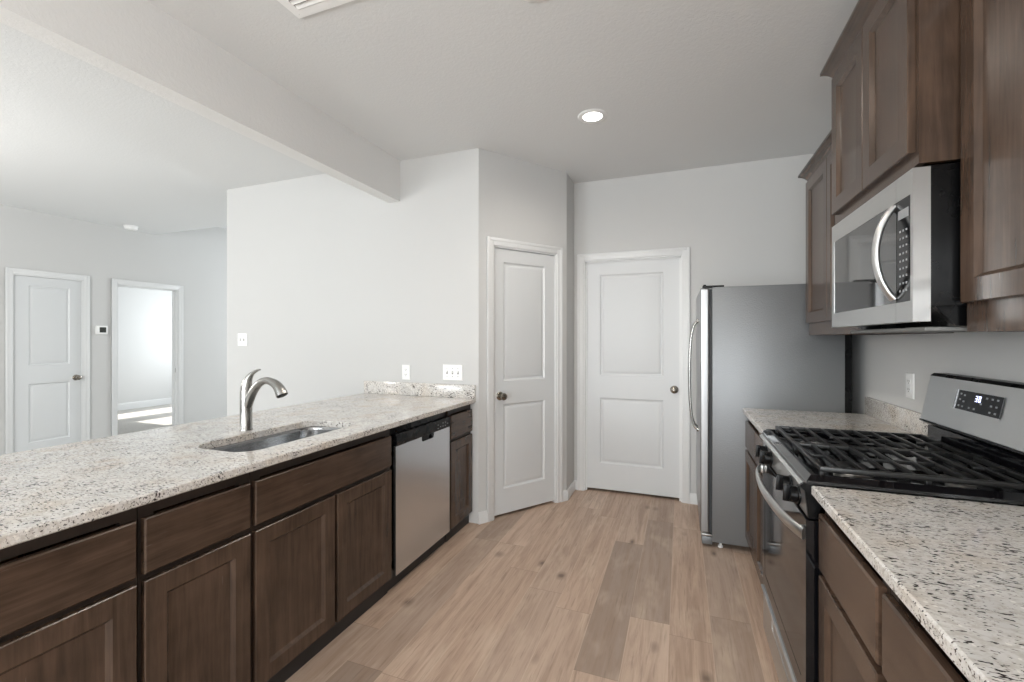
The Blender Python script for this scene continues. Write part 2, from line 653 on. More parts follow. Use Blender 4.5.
bm = B(XEL, -1.381, YE, YE + 0.12, 0, ZC)
box(bm, XEL, XEL + 0.12, YE + 0.12, YT, 0, 3.1)
struct('wall_end', bm, M['wall'], 'wide light grey wall at the end of the peninsula counter', 'wall')

# left wall with closet door and open bedroom doorway
LD0, LD1, LO0, LO1, LH = 2.535, 3.134, 3.463, 4.198, 2.04
bm = bmesh.new()
for a, b in ((YR - 0.12, LD0), (LD1, LO0), (LO1, YT)):
    box(bm, XL - 0.12, XL, a, b, 0, 3.1)
for a, b in ((LD0, LD1), (LO0, LO1)):
    box(bm, XL - 0.12, XL, a, b, LH, 3.1)
struct('wall_left', bm, M['wall'], 'far left wall of the living room with closet door and open doorway', 'wall')

# rear wall with its windows (behind the camera)
xs = [XL - 0.12] + [v for w in WINDOWS for v in w[:2]] + [XR + 0.12]
bm = bmesh.new()
for a, b in zip(xs[::2], xs[1::2]):
    box(bm, a, b, YR - 0.12, YR, 0, ZC)
for x0, x1, z0, z1 in WINDOWS:
    box(bm, x0, x1, YR - 0.12, YR, 0, z0)
    box(bm, x0, x1, YR - 0.12, YR, z1, ZC)
struct('wall_rear', bm, M['wall'], 'rear wall with window and patio door behind the camera', 'wall')
for k, (x0, x1, z0, z1) in enumerate(WINDOWS):
    bm = bmesh.new()
    for a, b, c, d in ((x0, x0 + 0.05, z0, z1), (x1 - 0.05, x1, z0, z1), (x0, x1, z0, z0 + 0.05), (x0, x1, z1 - 0.05, z1),
                       ((x0 + x1) / 2 - 0.025, (x0 + x1) / 2 + 0.025, z0, z1)):
        box(bm, a, b, YR - 0.10, YR - 0.04, c, d)
    struct('window_%d' % (k + 1), bm, M['trim'], ('white framed living room window behind the camera', 'white framed patio door behind the camera')[k], 'window')

# bedroom shell with the window that lets the sun in
bm = B(-10.0, -9.88, 1.9, YT, 0, 2.743)
struct('wall_bedroom', bm, M['wall'], 'bright bedroom wall seen through the open doorway', 'wall')
bm = B(-9.88, XL - 0.12, 1.9, 2.02, 0, 2.743)
BW = (-9.4, -7.5, 0.9, 2.1)
for a, b, c, d in ((-9.88, BW[0], 0, 2.743), (BW[1], XL - 0.12, 0, 2.743), (BW[0], BW[1], 0, BW[2]), (BW[0], BW[1], BW[3], 2.743), (-8.78, -8.28, BW[2], BW[3])):
    box(bm, a, b, YT - 0.1, YT, c, d)
struct('wall_bedroom_side', bm, M['wall'], 'bedroom side walls hidden beyond the doorway', 'wall')
bm = B(XL, XEL, YT - 0.1, YT, 0, 3.1)
struct('wall_hall', bm, M['wall'], 'far wall closing the hall past the open doorway', 'wall')
struct('baseboard_bedroom', B(-9.88, -9.862, 2.02, YT - 0.1, 0.004, 0.135, bev=0.004), M['trim'], 'white baseboard on the bedroom wall beyond the doorway', 'baseboard')


# ---- door trim
def casing_bm(u0, u1, h, w=0.057, t=0.017, floor=0.0):
    """Three-sided casing around an opening in local (u, v, depth)."""
    bm = bmesh.new()
    for a, b, c, d in ((u0 - w, u0, floor, h + w), (u1, u1 + w, floor, h + w), (u0, u1, h, h + w)):
        box(bm, a, b, c, d, 0, t * 0.72, bev=0.002)
    ow = w * 0.42                                        # thicker outer band of the moulding
    for a, b, c, d in ((u0 - w, u0 - w + ow, floor, h + w), (u1 + w - ow, u1 + w, floor, h + w), (u0 - w + ow, u1 + w - ow, h + w - ow, h + w)):
        box(bm, a, b, c, d, 0, t, bev=0.003)
    return bm


def jamb_bm(u0, u1, h, depth, stop=None, t=0.012):
    bm = bmesh.new()
    for a, b, c, d in ((u0, u0 + t, 0, h), (u1 - t, u1, 0, h), (u0 + t, u1 - t, h - t, h)):
        box(bm, a, b, c, d, -depth, 0.001)
    if stop is not None:
        for a, b, c, d in ((u0 + t, u0 + t + 0.012, 0, h - t), (u1 - t - 0.012, u1 - t, 0, h - t), (u0 + t, u1 - t, h - t - 0.012, h - t)):
            box(bm, a, b, c, d, -stop - 0.03, -stop)
    return bm


def trim(idx, u0, u1, h, depth, mp, label, stop=None):
    bm = casing_bm(u0, u1, h)
    merge(bm, jamb_bm(u0, u1, h, depth, stop))
    bm.transform(mp)
    struct('trim_%d' % idx, bm, M['trim'], label, 'door trim', smooth=28)


def knob_bm(p, n):
    n = Vector(n).normalized()
    return lathe(bmesh.new(), [(0.033, 0.0), (0.033, 0.004), (0.029, 0.008), (0.012, 0.011), (0.011, 0.030), (0.018, 0.036), (0.0265, 0.046),
                               (0.028, 0.055), (0.0245, 0.064), (0.013, 0.070), (0.003, 0.0715)], p, n, 24)


def room_door(idx, u0, u1, h, z0, depth, mp, panels, knob_u, knob_z, hinge_u, label, hinge_mat):
    """A moulded two-panel door; u along the wall, depth = set back from the wall face."""
    bm = panelled(u1 - u0, h - z0, 0.035, [(a - u0, b - u0, c - z0, d - z0) for a, b, c, d in panels], MOULDED, 0.002)
    bm.transform(mp @ Matrix.Translation((u0, z0, -depth)))
    d = tag(obj('door_%d' % idx, bm, M['door'], None, 30), label, 'door', None, 'structure')
    nrm = mp.to_3x3() @ Vector((0, 0, 1))
    p = mp @ Vector((knob_u, knob_z, -depth))
    k = obj('door_knob', knob_bm(p, nrm), M['knob'], d, 40)
    k['label'] = 'round satin nickel knob'
    if hinge_u is not None:
        for hz in (0.30, 1.07, 1.82):
            c = mp @ Vector((hinge_u, hz - 0.045, -depth + 0.005))
            hb = lathe(bmesh.new(), [(0.004, -0.006), (0.0055, 0), (0.0065, 0.002), (0.0065, 0.088), (0.0055, 0.09), (0.004, 0.096)], c, (0, 0, 1), 12)
            obj('hinge', hb, hinge_mat, d, 40)
    return d


# back door (set deep in its jamb, opens away)
mpB = frame_map((0, YB, 0), (1, 0, 0), (0, -1, 0))
trim(1, BD0, BD1, BDH, 0.12, mpB, 'white casing around the wide back door by the fridge', stop=0.02)
room_door(1, BD0 + 0.014, BD1 - 0.014, BDH - 0.014, 0.022, 0.030, mpB,
          [(-0.672, -0.138, 1.03, 1.915), (-0.672, -0.138, 0.25, 0.83)], -0.052, 0.925, None,
          'wide white two-panel door in the back wall beside the fridge', M['hinge'])
# pantry door (flush, hinges at the right)
mpP = pmap()
trim(2, PS0, PS1, PDH, 0.11, mpP, 'white casing around the narrow pantry door')
room_door(2, PS0 + 0.012, PS1 - 0.012, PDH - 0.014, 0.02, 0.012, mpP,
          [(0.225, 0.628, 1.03, 1.935), (0.225, 0.628, 0.21, 0.855)], 0.193, 0.918, PS1 - 0.008,
          'narrow white two-panel pantry door in the angled wall', M['trim'])
# closet door in the left wall (u runs with +y, normal +x)
mpL = Matrix(((0, 0, 1, XL), (1, 0, 0, 0), (0, 1, 0, 0), (0, 0, 0, 1)))
trim(3, LD0, LD1, LH, 0.12, mpL, 'white casing around the closet door on the far left wall')
room_door(3, LD0 + 0.012, LD1 - 0.012, LH - 0.014, 0.02, 0.012, mpL,
          [(LD0 + 0.13, LD1 - 0.12, 1.06, 1.93), (LD0 + 0.13, LD1 - 0.12, 0.22, 0.86)], LD1 - 0.065, 0.90, LD0 + 0.006,
          'white two-panel closet door on the far left wall', M['hinge'])
trim(4, LO0, LO1, LH, 0.12, mpL, 'white casing around the open bedroom doorway', stop=0.05)
st = obj('strike_plate', B(XL - 0.075, XL - 0.045, LO1 - 0.0135, LO1 - 0.0115, 0.88, 0.94), M['knob'], None, 0)
tag(st, 'small metal strike plate in the bedroom doorway jamb', 'strike plate')

# ---- baseboards
def base_profile(bm, u0, u1, mp, h=0.085, t=0.014):
    t_ = bmesh.new()
    A = [(0, 0), (t, 0), (t, h * 0.72), (t * 0.6, h * 0.86), (t * 0.45, h), (0, h)]
    va = [t_.verts.new((u0, v, d)) for d, v in A]
    vb = [t_.verts.new((u1, v, d)) for d, v in A]
    t_.faces.new(va)
    t_.faces.new(list(reversed(vb)))
    for i in range(len(A)):
        j = (i + 1) % len(A)
        t_.faces.new((va[j], va[i], vb[i], vb[j]))
    merge(bm, t_, mp)
    return bm
bm = base_profile(bmesh.new(), -0.004, PS0 - 0.057, mpP)
struct('baseboard_pantry', bm, M['trim'], 'short white baseboard between cabinet end and pantry door', 'baseboard', 28)
bm = base_profile(bmesh.new(), PS1 + 0.057, PLEN + 0.008, mpP)
base_profile(bm, 3.652, YB, frame_map((-0.896, 0, 0), (0, 1, 0), (1, 0, 0)))
base_profile(bm, -0.896, BD0 - 0.057, mpB)
struct('baseboard_return', bm, M['trim'], 'white baseboard wrapping the corner between pantry and back door', 'baseboard', 28)
bm = base_profile(bmesh.new(), BD1 + 0.057, XR, mpB)
struct('baseboard_back', bm, M['trim'], 'white baseboard at the back wall beside the fridge', 'baseboard', 28)
bm = base_profile(bmesh.new(), YR, LD0 - 0.057, mpL)
base_profile(bm, LD1 + 0.057, LO0 - 0.057, mpL)
base_profile(bm, LO1 + 0.057, YT - 0.1, mpL)
struct('baseboard_left', bm, M['trim'], 'white baseboard along the far left wall', 'baseboard', 28)

# ------------------------------------------------------------------ cabinets
def front_map(x, y, z, side):
    """side +1: front faces +x (peninsula, u runs with +y); -1: faces -x (range wall, u runs with -y)."""
    if side > 0:
        return Matrix(((0, 0, 1, x), (1, 0, 0, y), (0, 1, 0, z), (0, 0, 0, 1)))
    return Matrix(((0, 0, -1, x), (-1, 0, 0, y), (0, 1, 0, z), (0, 0, 0, 1)))


def shaker(parent, x, ya, yb, z0, z1, side, rail=0.058, name='door'):
    w, h = abs(yb - ya), z1 - z0
    bm = panelled(w, h, 0.019, [(rail, w - rail, rail, h - rail)], SHAKER)
    bm.transform(front_map(x, min(ya, yb) if side > 0 else max(ya, yb), z0, side))
    return obj(name, bm, M['wood'], parent, 25)


def slab_front(parent, x, ya, yb, z0, z1, side, name='drawer_front'):
    bm = panelled(abs(yb - ya), z1 - z0, 0.019, [], SHAKER, 0.004)
    bm.transform(front_map(x, min(ya, yb) if side > 0 else max(ya, yb), z0, side))
    return obj(name, bm, M['woodh'], parent, 25)


XLF = -1.425                                 # peninsula door faces
XLB = -2.03                                  # back of the peninsula cabinets
ZS = 0.884                                   # underside of the worktops


def face_frame(x0, x1, y0, y1, z0, z1, sw=0.04, mids=()):
    bm = bmesh.new()
    box(bm, x0, x1, y0, y0 + sw, z0, z1)
    box(bm, x0, x1, y1 - sw, y1, z0, z1)
    box(bm, x0, x1, y0 + sw, y1 - sw, z1 - sw, z1)
    box(bm, x0, x1, y0 + sw, y1 - sw, z0, z0 + sw)
    for z in mids:
        box(bm, x0, x1, y0 + sw, y1 - sw, z - sw / 2, z + sw / 2)
    return bm


def left_base(name, label, y0, y1, drawers, doors, cat='base cabinet'):
    root = thing(name, label, cat, ((XLF + XLB) / 2, (y0 + y1) / 2, 0), 0, 'dark wood base cabinets under the peninsula counter')
    bm = bmesh.new()
    xb = XLF - 0.04
    box(bm, XLB, xb, y0 + 0.001, y0 + 0.019, 0.10, ZS)
    box(bm, XLB, xb, y1 - 0.019, y1 - 0.001, 0.10, ZS)
    box(bm, XLB, XLB + 0.012, y0 + 0.019, y1 - 0.019, 0.0, ZS)
    box(bm, XLB + 0.012, xb, y0 + 0.019, y1 - 0.019, 0.10, 0.118)
    obj('carcass', bm, M['wood'], root, 0)
    fb = face_frame(xb, XLF - 0.0195, y0 + 0.001, y1 - 0.001, 0.10, ZS, 0.04, (0.668,))
    if len(doors) > 1:
        yc = (doors[0][1] + doors[1][0]) / 2
        box(fb, xb, XLF - 0.0195, yc - 0.02, yc + 0.02, 0.14, 0.648)
    obj('face_frame', fb, M['wood_shade'], root, 0)
    obj('toe_kick', B(XLF - 0.045, XLF - 0.033, y0 + 0.001, y1 - 0.001, 0, 0.10), M['toe'], root, 0)
    for a, b in drawers:
        slab_front(root, XLF, a, b, 0.678, 0.838, 1)
    for a, b in doors:
        shaker(root, XLF, a, b, 0.088, 0.658, 1)
    return root


left_base('base_cabinet', 'dark wood base cabinet at the near end of the peninsula, cut by the picture edge', 0.20, 0.809, [(0.21, 0.799)], [(0.21, 0.799)])
left_base('base_cabinet', 'narrow dark wood base cabinet with one door and drawer, left of the sink cabinet', 0.81, 1.161, [(0.818, 1.153)], [(0.818, 1.153)])
left_base('sink_base_cabinet', 'wide dark wood cabinet under the sink with a long false drawer and two doors', 1.163, 1.985, [(1.172, 1.976)], [(1.172, 1.565), (1.581, 1.976)], 'sink cabinet')
left_base('base_cabinet', 'narrow dark wood base cabinet between dishwasher and end wall', 2.617, 2.957, [(2.627, 2.949)], [(2.627, 2.949)])

# dishwasher
root = thing('dishwasher', 'stainless steel dishwasher with black control strip under the peninsula counter', 'dishwasher', (-1.73, 2.302, 0))
DX = XLF + 0.004
obj('tub', B(XLB, DX - 0.035, 1.992, 2.610, 0.10, 0.872, bev=0.004), M['black'], root, 28)
bm = bmesh.new()
# door skin with the pocket notch in its upper edge
poly = [(2.006, 0.085), (2.598, 0.085), (2.598, 0.774), (2.402, 0.774), (2.397, 0.752), (2.388, 0.744), (2.272, 0.744), (2.263, 0.752), (2.258, 0.774), (2.006, 0.774)]
prism(bm, poly, DX - 0.018, DX, 'YZ')
obj('door', bm, M['steelv'], root, 28)
ps = prism(bmesh.new(), [(DX - 0.03, 0.776), (DX + 0.003, 0.776), (DX + 0.006, 0.782), (DX + 0.006, 0.826), (DX, 0.838), (DX - 0.03, 0.838)], 2.006, 2.598, 'XZ')
cp = obj('control_panel', ps, M['black'], root, 28)
for k, (yy, zz) in enumerate(((2.44, 0.790), (2.44, 0.812), (2.47, 0.797), (2.50, 0.795), (2.50, 0.815), (2.53, 0.795), (2.53, 0.815), (2.56, 0.803))):
    obj('control_mark', B(DX + 0.0058, DX + 0.0066, yy - 0.006, yy + 0.006, zz - 0.0025, zz + 0.0025), M['mark'], cp, 0)
obj('pocket_handle', B(DX - 0.034, DX - 0.022, 2.250, 2.410, 0.735, 0.780), M['black'], root, 0)
obj('toe_kick', B(XLF - 0.055, XLF - 0.04, 1.992, 2.610, 0, 0.10), M['toe'], root, 0)

# peninsula worktop with the sink cut-out
XCF, XCB = -1.4018, -2.389
SX0, SX1, SY0, SY1, SR = -1.862, -1.548, 1.225, 1.865, 0.085
def slab_with_hole(outer, hole, z0, z1, ch=0.004):
    bm = bmesh.new()
    def loop(pts, z):
        vs = [bm.verts.new((a, b, z)) for a, b in pts]
        es = [bm.edges.new((vs[i], vs[(i + 1) % len(vs)])) for i in range(len(vs))]
        return vs, es
    def off(pts, d):                         # shrink a rectangle outline
        cx = sum(p[0] for p in pts) / len(pts)
        cy = sum(p[1] for p in pts) / len(pts)
        return [(a - math.copysign(d, a - cx), b - math.copysign(d, b - cy)) for a, b in pts]
    def strip(A, C):
        for i in range(len(A)):
            j = (i + 1) % len(A)
            bm.faces.new((A[i], A[j], C[j], C[i]))
    top_o, e1 = loop(off(outer, ch), z1)
    mid_o, _ = loop(outer, z1 - ch)
    low_o, _ = loop(outer, z0 + ch)
    bot_o, e2 = loop(off(outer, ch), z0)
    strip(top_o, mid_o); strip(mid_o, low_o); strip(low_o, bot_o)
    top_e, bot_e = list(e1), list(e2)
    if hole:
        big = [(a + (ch * 0.6 if a > (SX0 + SX1) / 2 else -ch * 0.6), b + (ch * 0.6 if b > (SY0 + SY1) / 2 else -ch * 0.6)) for a, b in hole]
        t_h, e3 = loop(big, z1)
        m_h, _ = loop(hole, z1 - ch * 0.6)
        b_h, e4 = loop(hole, z0)
        strip(t_h, m_h); strip(m_h, b_h)
        top_e += e3
        bot_e += e4
    bmesh.ops.triangle_fill(bm, edges=top_e, use_beauty=True)
    bmesh.ops.triangle_fill(bm, edges=bot_e, use_beauty=True)
    return bm

root = thing('countertop', 'long speckled granite peninsula worktop with the sink cut into it', 'countertop', ((XCF + XCB) / 2, 1.55, ZS))
obj('slab', slab_with_hole([(XCF, 0.16), (XCF, YE - 0.001), (XCB, YE - 0.001), (XCB, 0.16)], rrect(SX0, SX1, SY0, SY1, SR), ZS, 0.914), M['granite'], root, 28)
obj('backsplash', B(XCB, XCF - 0.002, YE - 0.021, YE - 0.001, 0.9143, 1.012, bev=0.002), M['granite'], root, 28)

# sink
root = thing('kitchen_sink', 'undermount stainless steel sink set into the peninsula worktop', 'sink', ((SX0 + SX1) / 2, (SY0 + SY1) / 2, 0.68))
bm = bmesh.new()
rings = []
for grow, z in ((0.022, 0.8815), (0.004, 0.8815), (0.001, 0.877), (0.0, 0.865), (-0.006, 0.72), (-0.014, 0.70), (-0.035, 0.688), (-0.06, 0.685)):
    r = max(SR + grow * 0.8, 0.02)
    rings.append([bm.verts.new((a, b, z)) for a, b in rrect(SX0 - grow, SX1 + grow, SY0 - grow, SY1 + grow, r, 6)])
for A, C in zip(rings, rings[1:]):
    for i in range(len(A)):
        j = (i + 1) % len(A)
        bm.faces.new((A[i], A[j], C[j], C[i]))
bm.faces.new(rings[-1])
bs = obj('basin', bm, M['sink'], root, 50)
md = bs.modifiers.new('thick', 'SOLIDIFY'); md.thickness = 0.0015; md.offset = 1
obj('drain', lathe(bmesh.new(), [(0.056, 0), (0.056, 0.003), (0.045, 0.004), (0.040, 0.001), (0.02, 0.001), (0.018, 0.006), (0.006, 0.007), (0.005, 0.016), (0.002, 0.017)],
                   ((SX0 + SX1) / 2, (SY0 + SY1) / 2, 0.6852), (0, 0, 1), 28), M['nickel'], root, 40)

# faucet
FX, FY = -1.944, 1.546
root = thing('kitchen_faucet', 'brushed nickel pull-out faucet with arched spout behind the sink', 'faucet', (FX, FY, 0.914))
obj('body', lathe(bmesh.new(), [(0.029, 0), (0.029, 0.004), (0.0265, 0.008), (0.0262, 0.10), (0.0258, 0.186), (0.0250, 0.190)], (FX, FY, 0.9143), (0, 0, 1), 32), M['nickel'], root, 40)
sp = spline([(FX + 0.000, 1.010, 0.0215), (FX + 0.020, 1.055, 0.0215), (FX + 0.048, 1.102, 0.0200), (FX + 0.088, 1.140, 0.0175), (FX + 0.130, 1.1545, 0.0165),
             (FX + 0.170, 1.148, 0.0175)], 7)
obj('spout', tube(bmesh.new(), [(x, FY, z) for x, z, r in sp], [r for *_, r in sp], 20), M['nickel'], root, 60)
sp = spline([(FX + 0.168, 1.1488, 0.0178), (FX + 0.194, 1.136, 0.0205), (FX + 0.216, 1.114, 0.0240), (FX + 0.229, 1.090, 0.0270)], 6)
hd = obj('spray_head', tube(bmesh.new(), [(x, FY, z) for x, z, r in sp], [r for *_, r in sp], 20), M['nickel'], root, 60)
obj('aerator', lathe(bmesh.new(), [(0.0225, 0.0), (0.0225, 0.004), (0.010, 0.005)], (FX + 0.2275, FY, 1.0905), (0.50, 0, -0.84), 20), M['black'], hd, 40)
sp = spline([(FX, 1.106, 0.0252), (FX + 0.004, 1.130, 0.0235), (FX + 0.016, 1.158, 0.0175), (FX + 0.040, 1.184, 0.0105), (FX + 0.072, 1.200, 0.0062), (FX + 0.092, 1.2045, 0.0035)], 7)
obj('lever_handle', tube(bmesh.new(), [(x, FY, z) for x, z, r in sp], [r for *_, r in sp], 18), M['nickel'], root, 60)

# ------------------------------------------------------------------ range wall: base cabinets and worktops
XRF = 0.377                                  # door faces
XRW = XR - 0.002
RY0, RY1 = 1.560, 2.322                      # range bay


def right_base(label, y0, y1, units):
    root = thing('base_cabinet', label, 'base cabinet', ((XRF + XRW) / 2, (y0 + y1) / 2, 0), 0, 'dark wood base cabinets beside the range')
    xf = XRF + 0.0195
    bm = bmesh.new()
    box(bm, xf + 0.02, XRW, y0 + 0.001, y0 + 0.019, 0.10, ZS)
    box(bm, xf + 0.02, XRW, y1 - 0.019, y1 - 0.001, 0.10, ZS)
    box(bm, XRW - 0.012, XRW, y0 + 0.019, y1 - 0.019, 0, ZS)
    box(bm, xf + 0.02, XRW - 0.012, y0 + 0.019, y1 - 0.019, 0.10, 0.118)
    obj('carcass', bm, M['wood'], root, 0)
    fb = face_frame(xf, xf + 0.02, y0 + 0.001, y1 - 0.001, 0.10, ZS, 0.035, (0.665,))
    if len(units) > 1:
        yc = (units[0][1] + units[1][0]) / 2
        box(fb, xf, xf + 0.02, yc - 0.02, yc + 0.02, 0.135, 0.6475)
        box(fb, xf, xf + 0.02, yc - 0.02, yc + 0.02, 0.6825, ZS - 0.035)
    obj('face_frame', fb, M['wood_shade'], root, 0)
    obj('toe_kick', B(xf + 0.05, xf + 0.062, y0 + 0.001, y1 - 0.001, 0, 0.10), M['toe'], root, 0)
    for a, b in units:
        slab_front(root, XRF, a, b, 0.676, 0.838, -1)
        shaker(root, XRF, a, b, 0.11, 0.657, -1)
    return root


right_base('dark wood base cabinet with drawer between the range and fridge', RY1 + 0.004, 3.146, [(2.336, 2.735), (2.745, 3.134)])
right_base('dark wood base cabinet with one drawer, on the near side of the range', 1.117, RY0 - 0.004, [(1.129, 1.542)])
right_base('dark wood base cabinet at the right picture edge, second from the range', 0.62, 1.115, [(0.632, 1.104)])


def right_top(label, y0, y1):
    root = thing('countertop', label, 'countertop', (0.69, (y0 + y1) / 2, ZS))
    obj('slab', slab_with_hole([(0.3632, y0), (0.3632, y1), (XRW, y1), (XRW, y0)], None, ZS, 0.914), M['granite'], root, 28)
    obj('backsplash', B(XRW - 0.02, XRW, y0, y1, 0.9143, 1.014, bev=0.002), M['granite'], root, 28)


right_top('short granite worktop between range and fridge', RY1 + 0.003, 3.150)
right_top('granite worktop in the right foreground, near side of the range', 0.58, RY0 - 0.003)

# ------------------------------------------------------------------ upper cabinets
def upper(label, y0, y1, xf, z0, z1, zd0, zd1, doors, x_crown, crown_ends=(0, 0), name='wall_cabinet'):
    root = thing(name, label, 'wall cabinet', ((xf + XRW) / 2, (y0 + y1) / 2, z0), 0, 'dark wood wall cabinets on the range wall')
    bx = xf + 0.0195
    bm = bmesh.new()
    box(bm, bx + 0.02, XRW, y0 + 0.001, y0 + 0.017, z0, z1)
    box(bm, bx + 0.02, XRW, y1 - 0.017, y1 - 0.001, z0, z1)
    box(bm, bx + 0.02, XRW, y0 + 0.017, y1 - 0.017, z1 - 0.018, z1)
    box(bm, bx + 0.02, XRW, y0 + 0.017, y1 - 0.017, z0 + 0.024, z0 + 0.040)
    box(bm, XRW - 0.012, XRW, y0 + 0.017, y1 - 0.017, z0, z1)
    obj('carcass', bm, M['wood'], root, 0)
    fb = bmesh.new()
    box(fb, bx, bx + 0.02, y0 + 0.001, y0 + 0.04, z0, z1)
    box(fb, bx, bx + 0.02, y1 - 0.04, y1 - 0.001, z0, z1)
    box(fb, bx, bx + 0.02, y0 + 0.04, y1 - 0.04, z1 - 0.05, z1)
    box(fb, bx, bx + 0.02, y0 + 0.04, y1 - 0.04, z0, max(zd0 + 0.02, z0 + 0.03))
    for (a, b), (c, d) in zip(sorted(doors), sorted(doors)[1:]):
        box(fb, bx, bx + 0.02, (b + c) / 2 - 0.02, (b + c) / 2 + 0.02, max(zd0 + 0.02, z0 + 0.03), z1 - 0.05)
    obj('face_frame', fb, M['wood'], root, 0)
    for a, b in doors:
        shaker(root, xf, a, b, zd0, zd1, -1, 0.060)
    # crown moulding: profile swept along the front, mitred back along the free ends
    zc = zd1 + 0.008
    prof = [(bx, zc), (bx - 0.004, zc), (bx - 0.008, zc + 0.012), (bx - 0.018, zc + 0.026), (bx - 0.033, zc + 0.040), (x_crown, zc + 0.046), (x_crown, zc + 0.058), (bx, zc + 0.058)]
    cb = bmesh.new()
    loops = []
    def ring(f):
        loops.append([cb.verts.new(f(px, pz)) for px, pz in prof])
    if crown_ends[1]:
        ring(lambda px, pz: (XRW, y1 + (bx - px), pz))
    ring(lambda px, pz: (px, y1 + ((bx - px) if crown_ends[1] else 0), pz))
    ring(lambda px, pz: (px, y0 - ((bx - px) if crown_ends[0] else 0), pz))
    if crown_ends[0]:
        ring(lambda px, pz: (XRW, y0 - (bx - px), pz))
    for A, C in zip(loops, loops[1:]):
        n = len(A)
        for i in range(n):
            j = (i + 1) % n
            cb.faces.new((A[i], A[j], C[j], C[i]))
    cb.faces.new(loops[0])
    cb.faces.new(list(reversed(loops[-1])))
    obj('crown_moulding', cb, M['woodh'], root, 28)
    return root


upper('dark wood wall cabinet between microwave and fridge, standing lowest at the far end', 2.288, 3.140, 0.70, 1.372, 2.315, 1.443, 2.283, [(2.310, 2.7150), (2.7185, 3.130)], 0.672, (0, 1))
upper('short deep dark wood cabinet mounted above the microwave, raised higher than its neighbours', RY0 + 0.002, 2.284, 0.600, 1.838, 2.49, 1.875, 2.455, [(1.580, 1.9150), (1.9185, 2.262)], 0.575, (1, 1))
upper('dark wood wall cabinet at the right picture edge, near side of the microwave', 0.62, RY0 - 0.003, 0.70, 1.368, 2.315, 1.445, 2.283, [(1.090, 1.545), (0.630, 1.0865)], 0.672, (0, 0))

# ------------------------------------------------------------------ microwave
MX, MY0, MY1, MZ0, MZ1 = 0.607, 1.566, 2.282, 1.398, 1.828
root = thing('microwave', 'stainless over-the-range microwave with black glass front and bowed handle', 'microwave', (0.8, (MY0 + MY1) / 2, MZ0))
bm = B(MX + 0.042, XRW, MY0 + 0.006, MY1 - 0.006, 1.44, MZ1 + 0.004, bev=0.002)
prism(bm, [(MX + 0.055, 1.44), (MX + 0.10, 1.385), (XRW, 1.378), (XRW, 1.44)], MY0 + 0.012, MY1 - 0.012, 'XZ')
obj('housing', bm, M['black'], root, 28)
YD = 1.670                                   # split between door and control side
GZ0, GZ1 = 1.457, 1.759
# stainless door frame with a rectangular glass opening; faces -x
def micro_front(y0, y1, gy0, gy1):
    bm = bmesh.new()
    for a, b, c, d in ((y0, gy0, MZ0, MZ1), (gy1, y1, MZ0, MZ1), (gy0, gy1, MZ0, GZ0), (gy0, gy1, GZ1, MZ1)):
        if b - a > 1e-4:
            box(bm, MX, MX + 0.04, a, b, c, d)
    bmesh.ops.remove_doubles(bm, verts=bm.verts[:], dist=1e-5)
    return bm
dr = obj('door', micro_front(YD + 0.001, MY1, YD + 0.001, 2.252), M['steel'], root, 0)
obj('window', B(MX + 0.0015, MX + 0.03, YD + 0.002, 2.252, GZ0, GZ1), M['mirror_glass'], dr, 0)
hp = [(MX + 0.000, 1.684, 1.750), (MX - 0.016, 1.684, 1.728), (MX - 0.033, 1.684, 1.690), (MX - 0.043, 1.684, 1.645), (MX - 0.045, 1.684, 1.610), (MX - 0.043, 1.684, 1.575),
      (MX - 0.033, 1.684, 1.530), (MX - 0.016, 1.684, 1.492), (MX + 0.000, 1.684, 1.470)]
obj('handle', tube(bmesh.new(), spline(hp, 5), 0.012, 14, flat=(0.8, 1.3)), M['satin'], dr, 60)
cs = obj('control_side', micro_front(MY0, YD - 0.001, 1.580, YD - 0.001), M['steel'], root, 0)
kp = obj('keypad', B(MX + 0.0015, MX + 0.03, 1.580, YD - 0.002, GZ0, GZ1), M['display'], cs, 0)
for r in range(9):
    for c in range(3):
        yy, zz = 1.606 + c * 0.020, 1.490 + r * 0.022
        obj('key_mark', B(MX + 0.0007, MX + 0.0016, yy - 0.004, yy + 0.004, zz - 0.003, zz + 0.003), M['mark'], kp, 0)
obj('display', B(MX + 0.0006, MX + 0.0016, 1.594, 1.658, 1.702, 1.728), M['mark'], kp, 0)
obj('vent_grille', B(MX + 0.05, MX + 0.30, MY0 + 0.06, MY1 - 0.06, 1.372, 1.384, bev=0.003), M['slot'], root, 28)

# ------------------------------------------------------------------ gas range
root = thing('gas_range', 'freestanding stainless and black gas range with cast iron grates', 'range', (0.68, (RY0 + RY1) / 2, 0))
GY0, GY1 = RY0 + 0.003, RY1 - 0.003
obj('body', B(0.385, XRW - 0.012, GY0, GY1, 0.03, 0.896, bev=0.002), M['black'], root, 28)
for y in (GY0 + 0.04, GY1 - 0.04):
    for x in (0.42, 0.95):
        obj('foot', lathe(bmesh.new(), [(0.018, 0), (0.018, 0.012), (0.010, 0.014), (0.010, 0.032)], (x, y, 0), (0, 0, 1), 12), M['black'], root, 28)
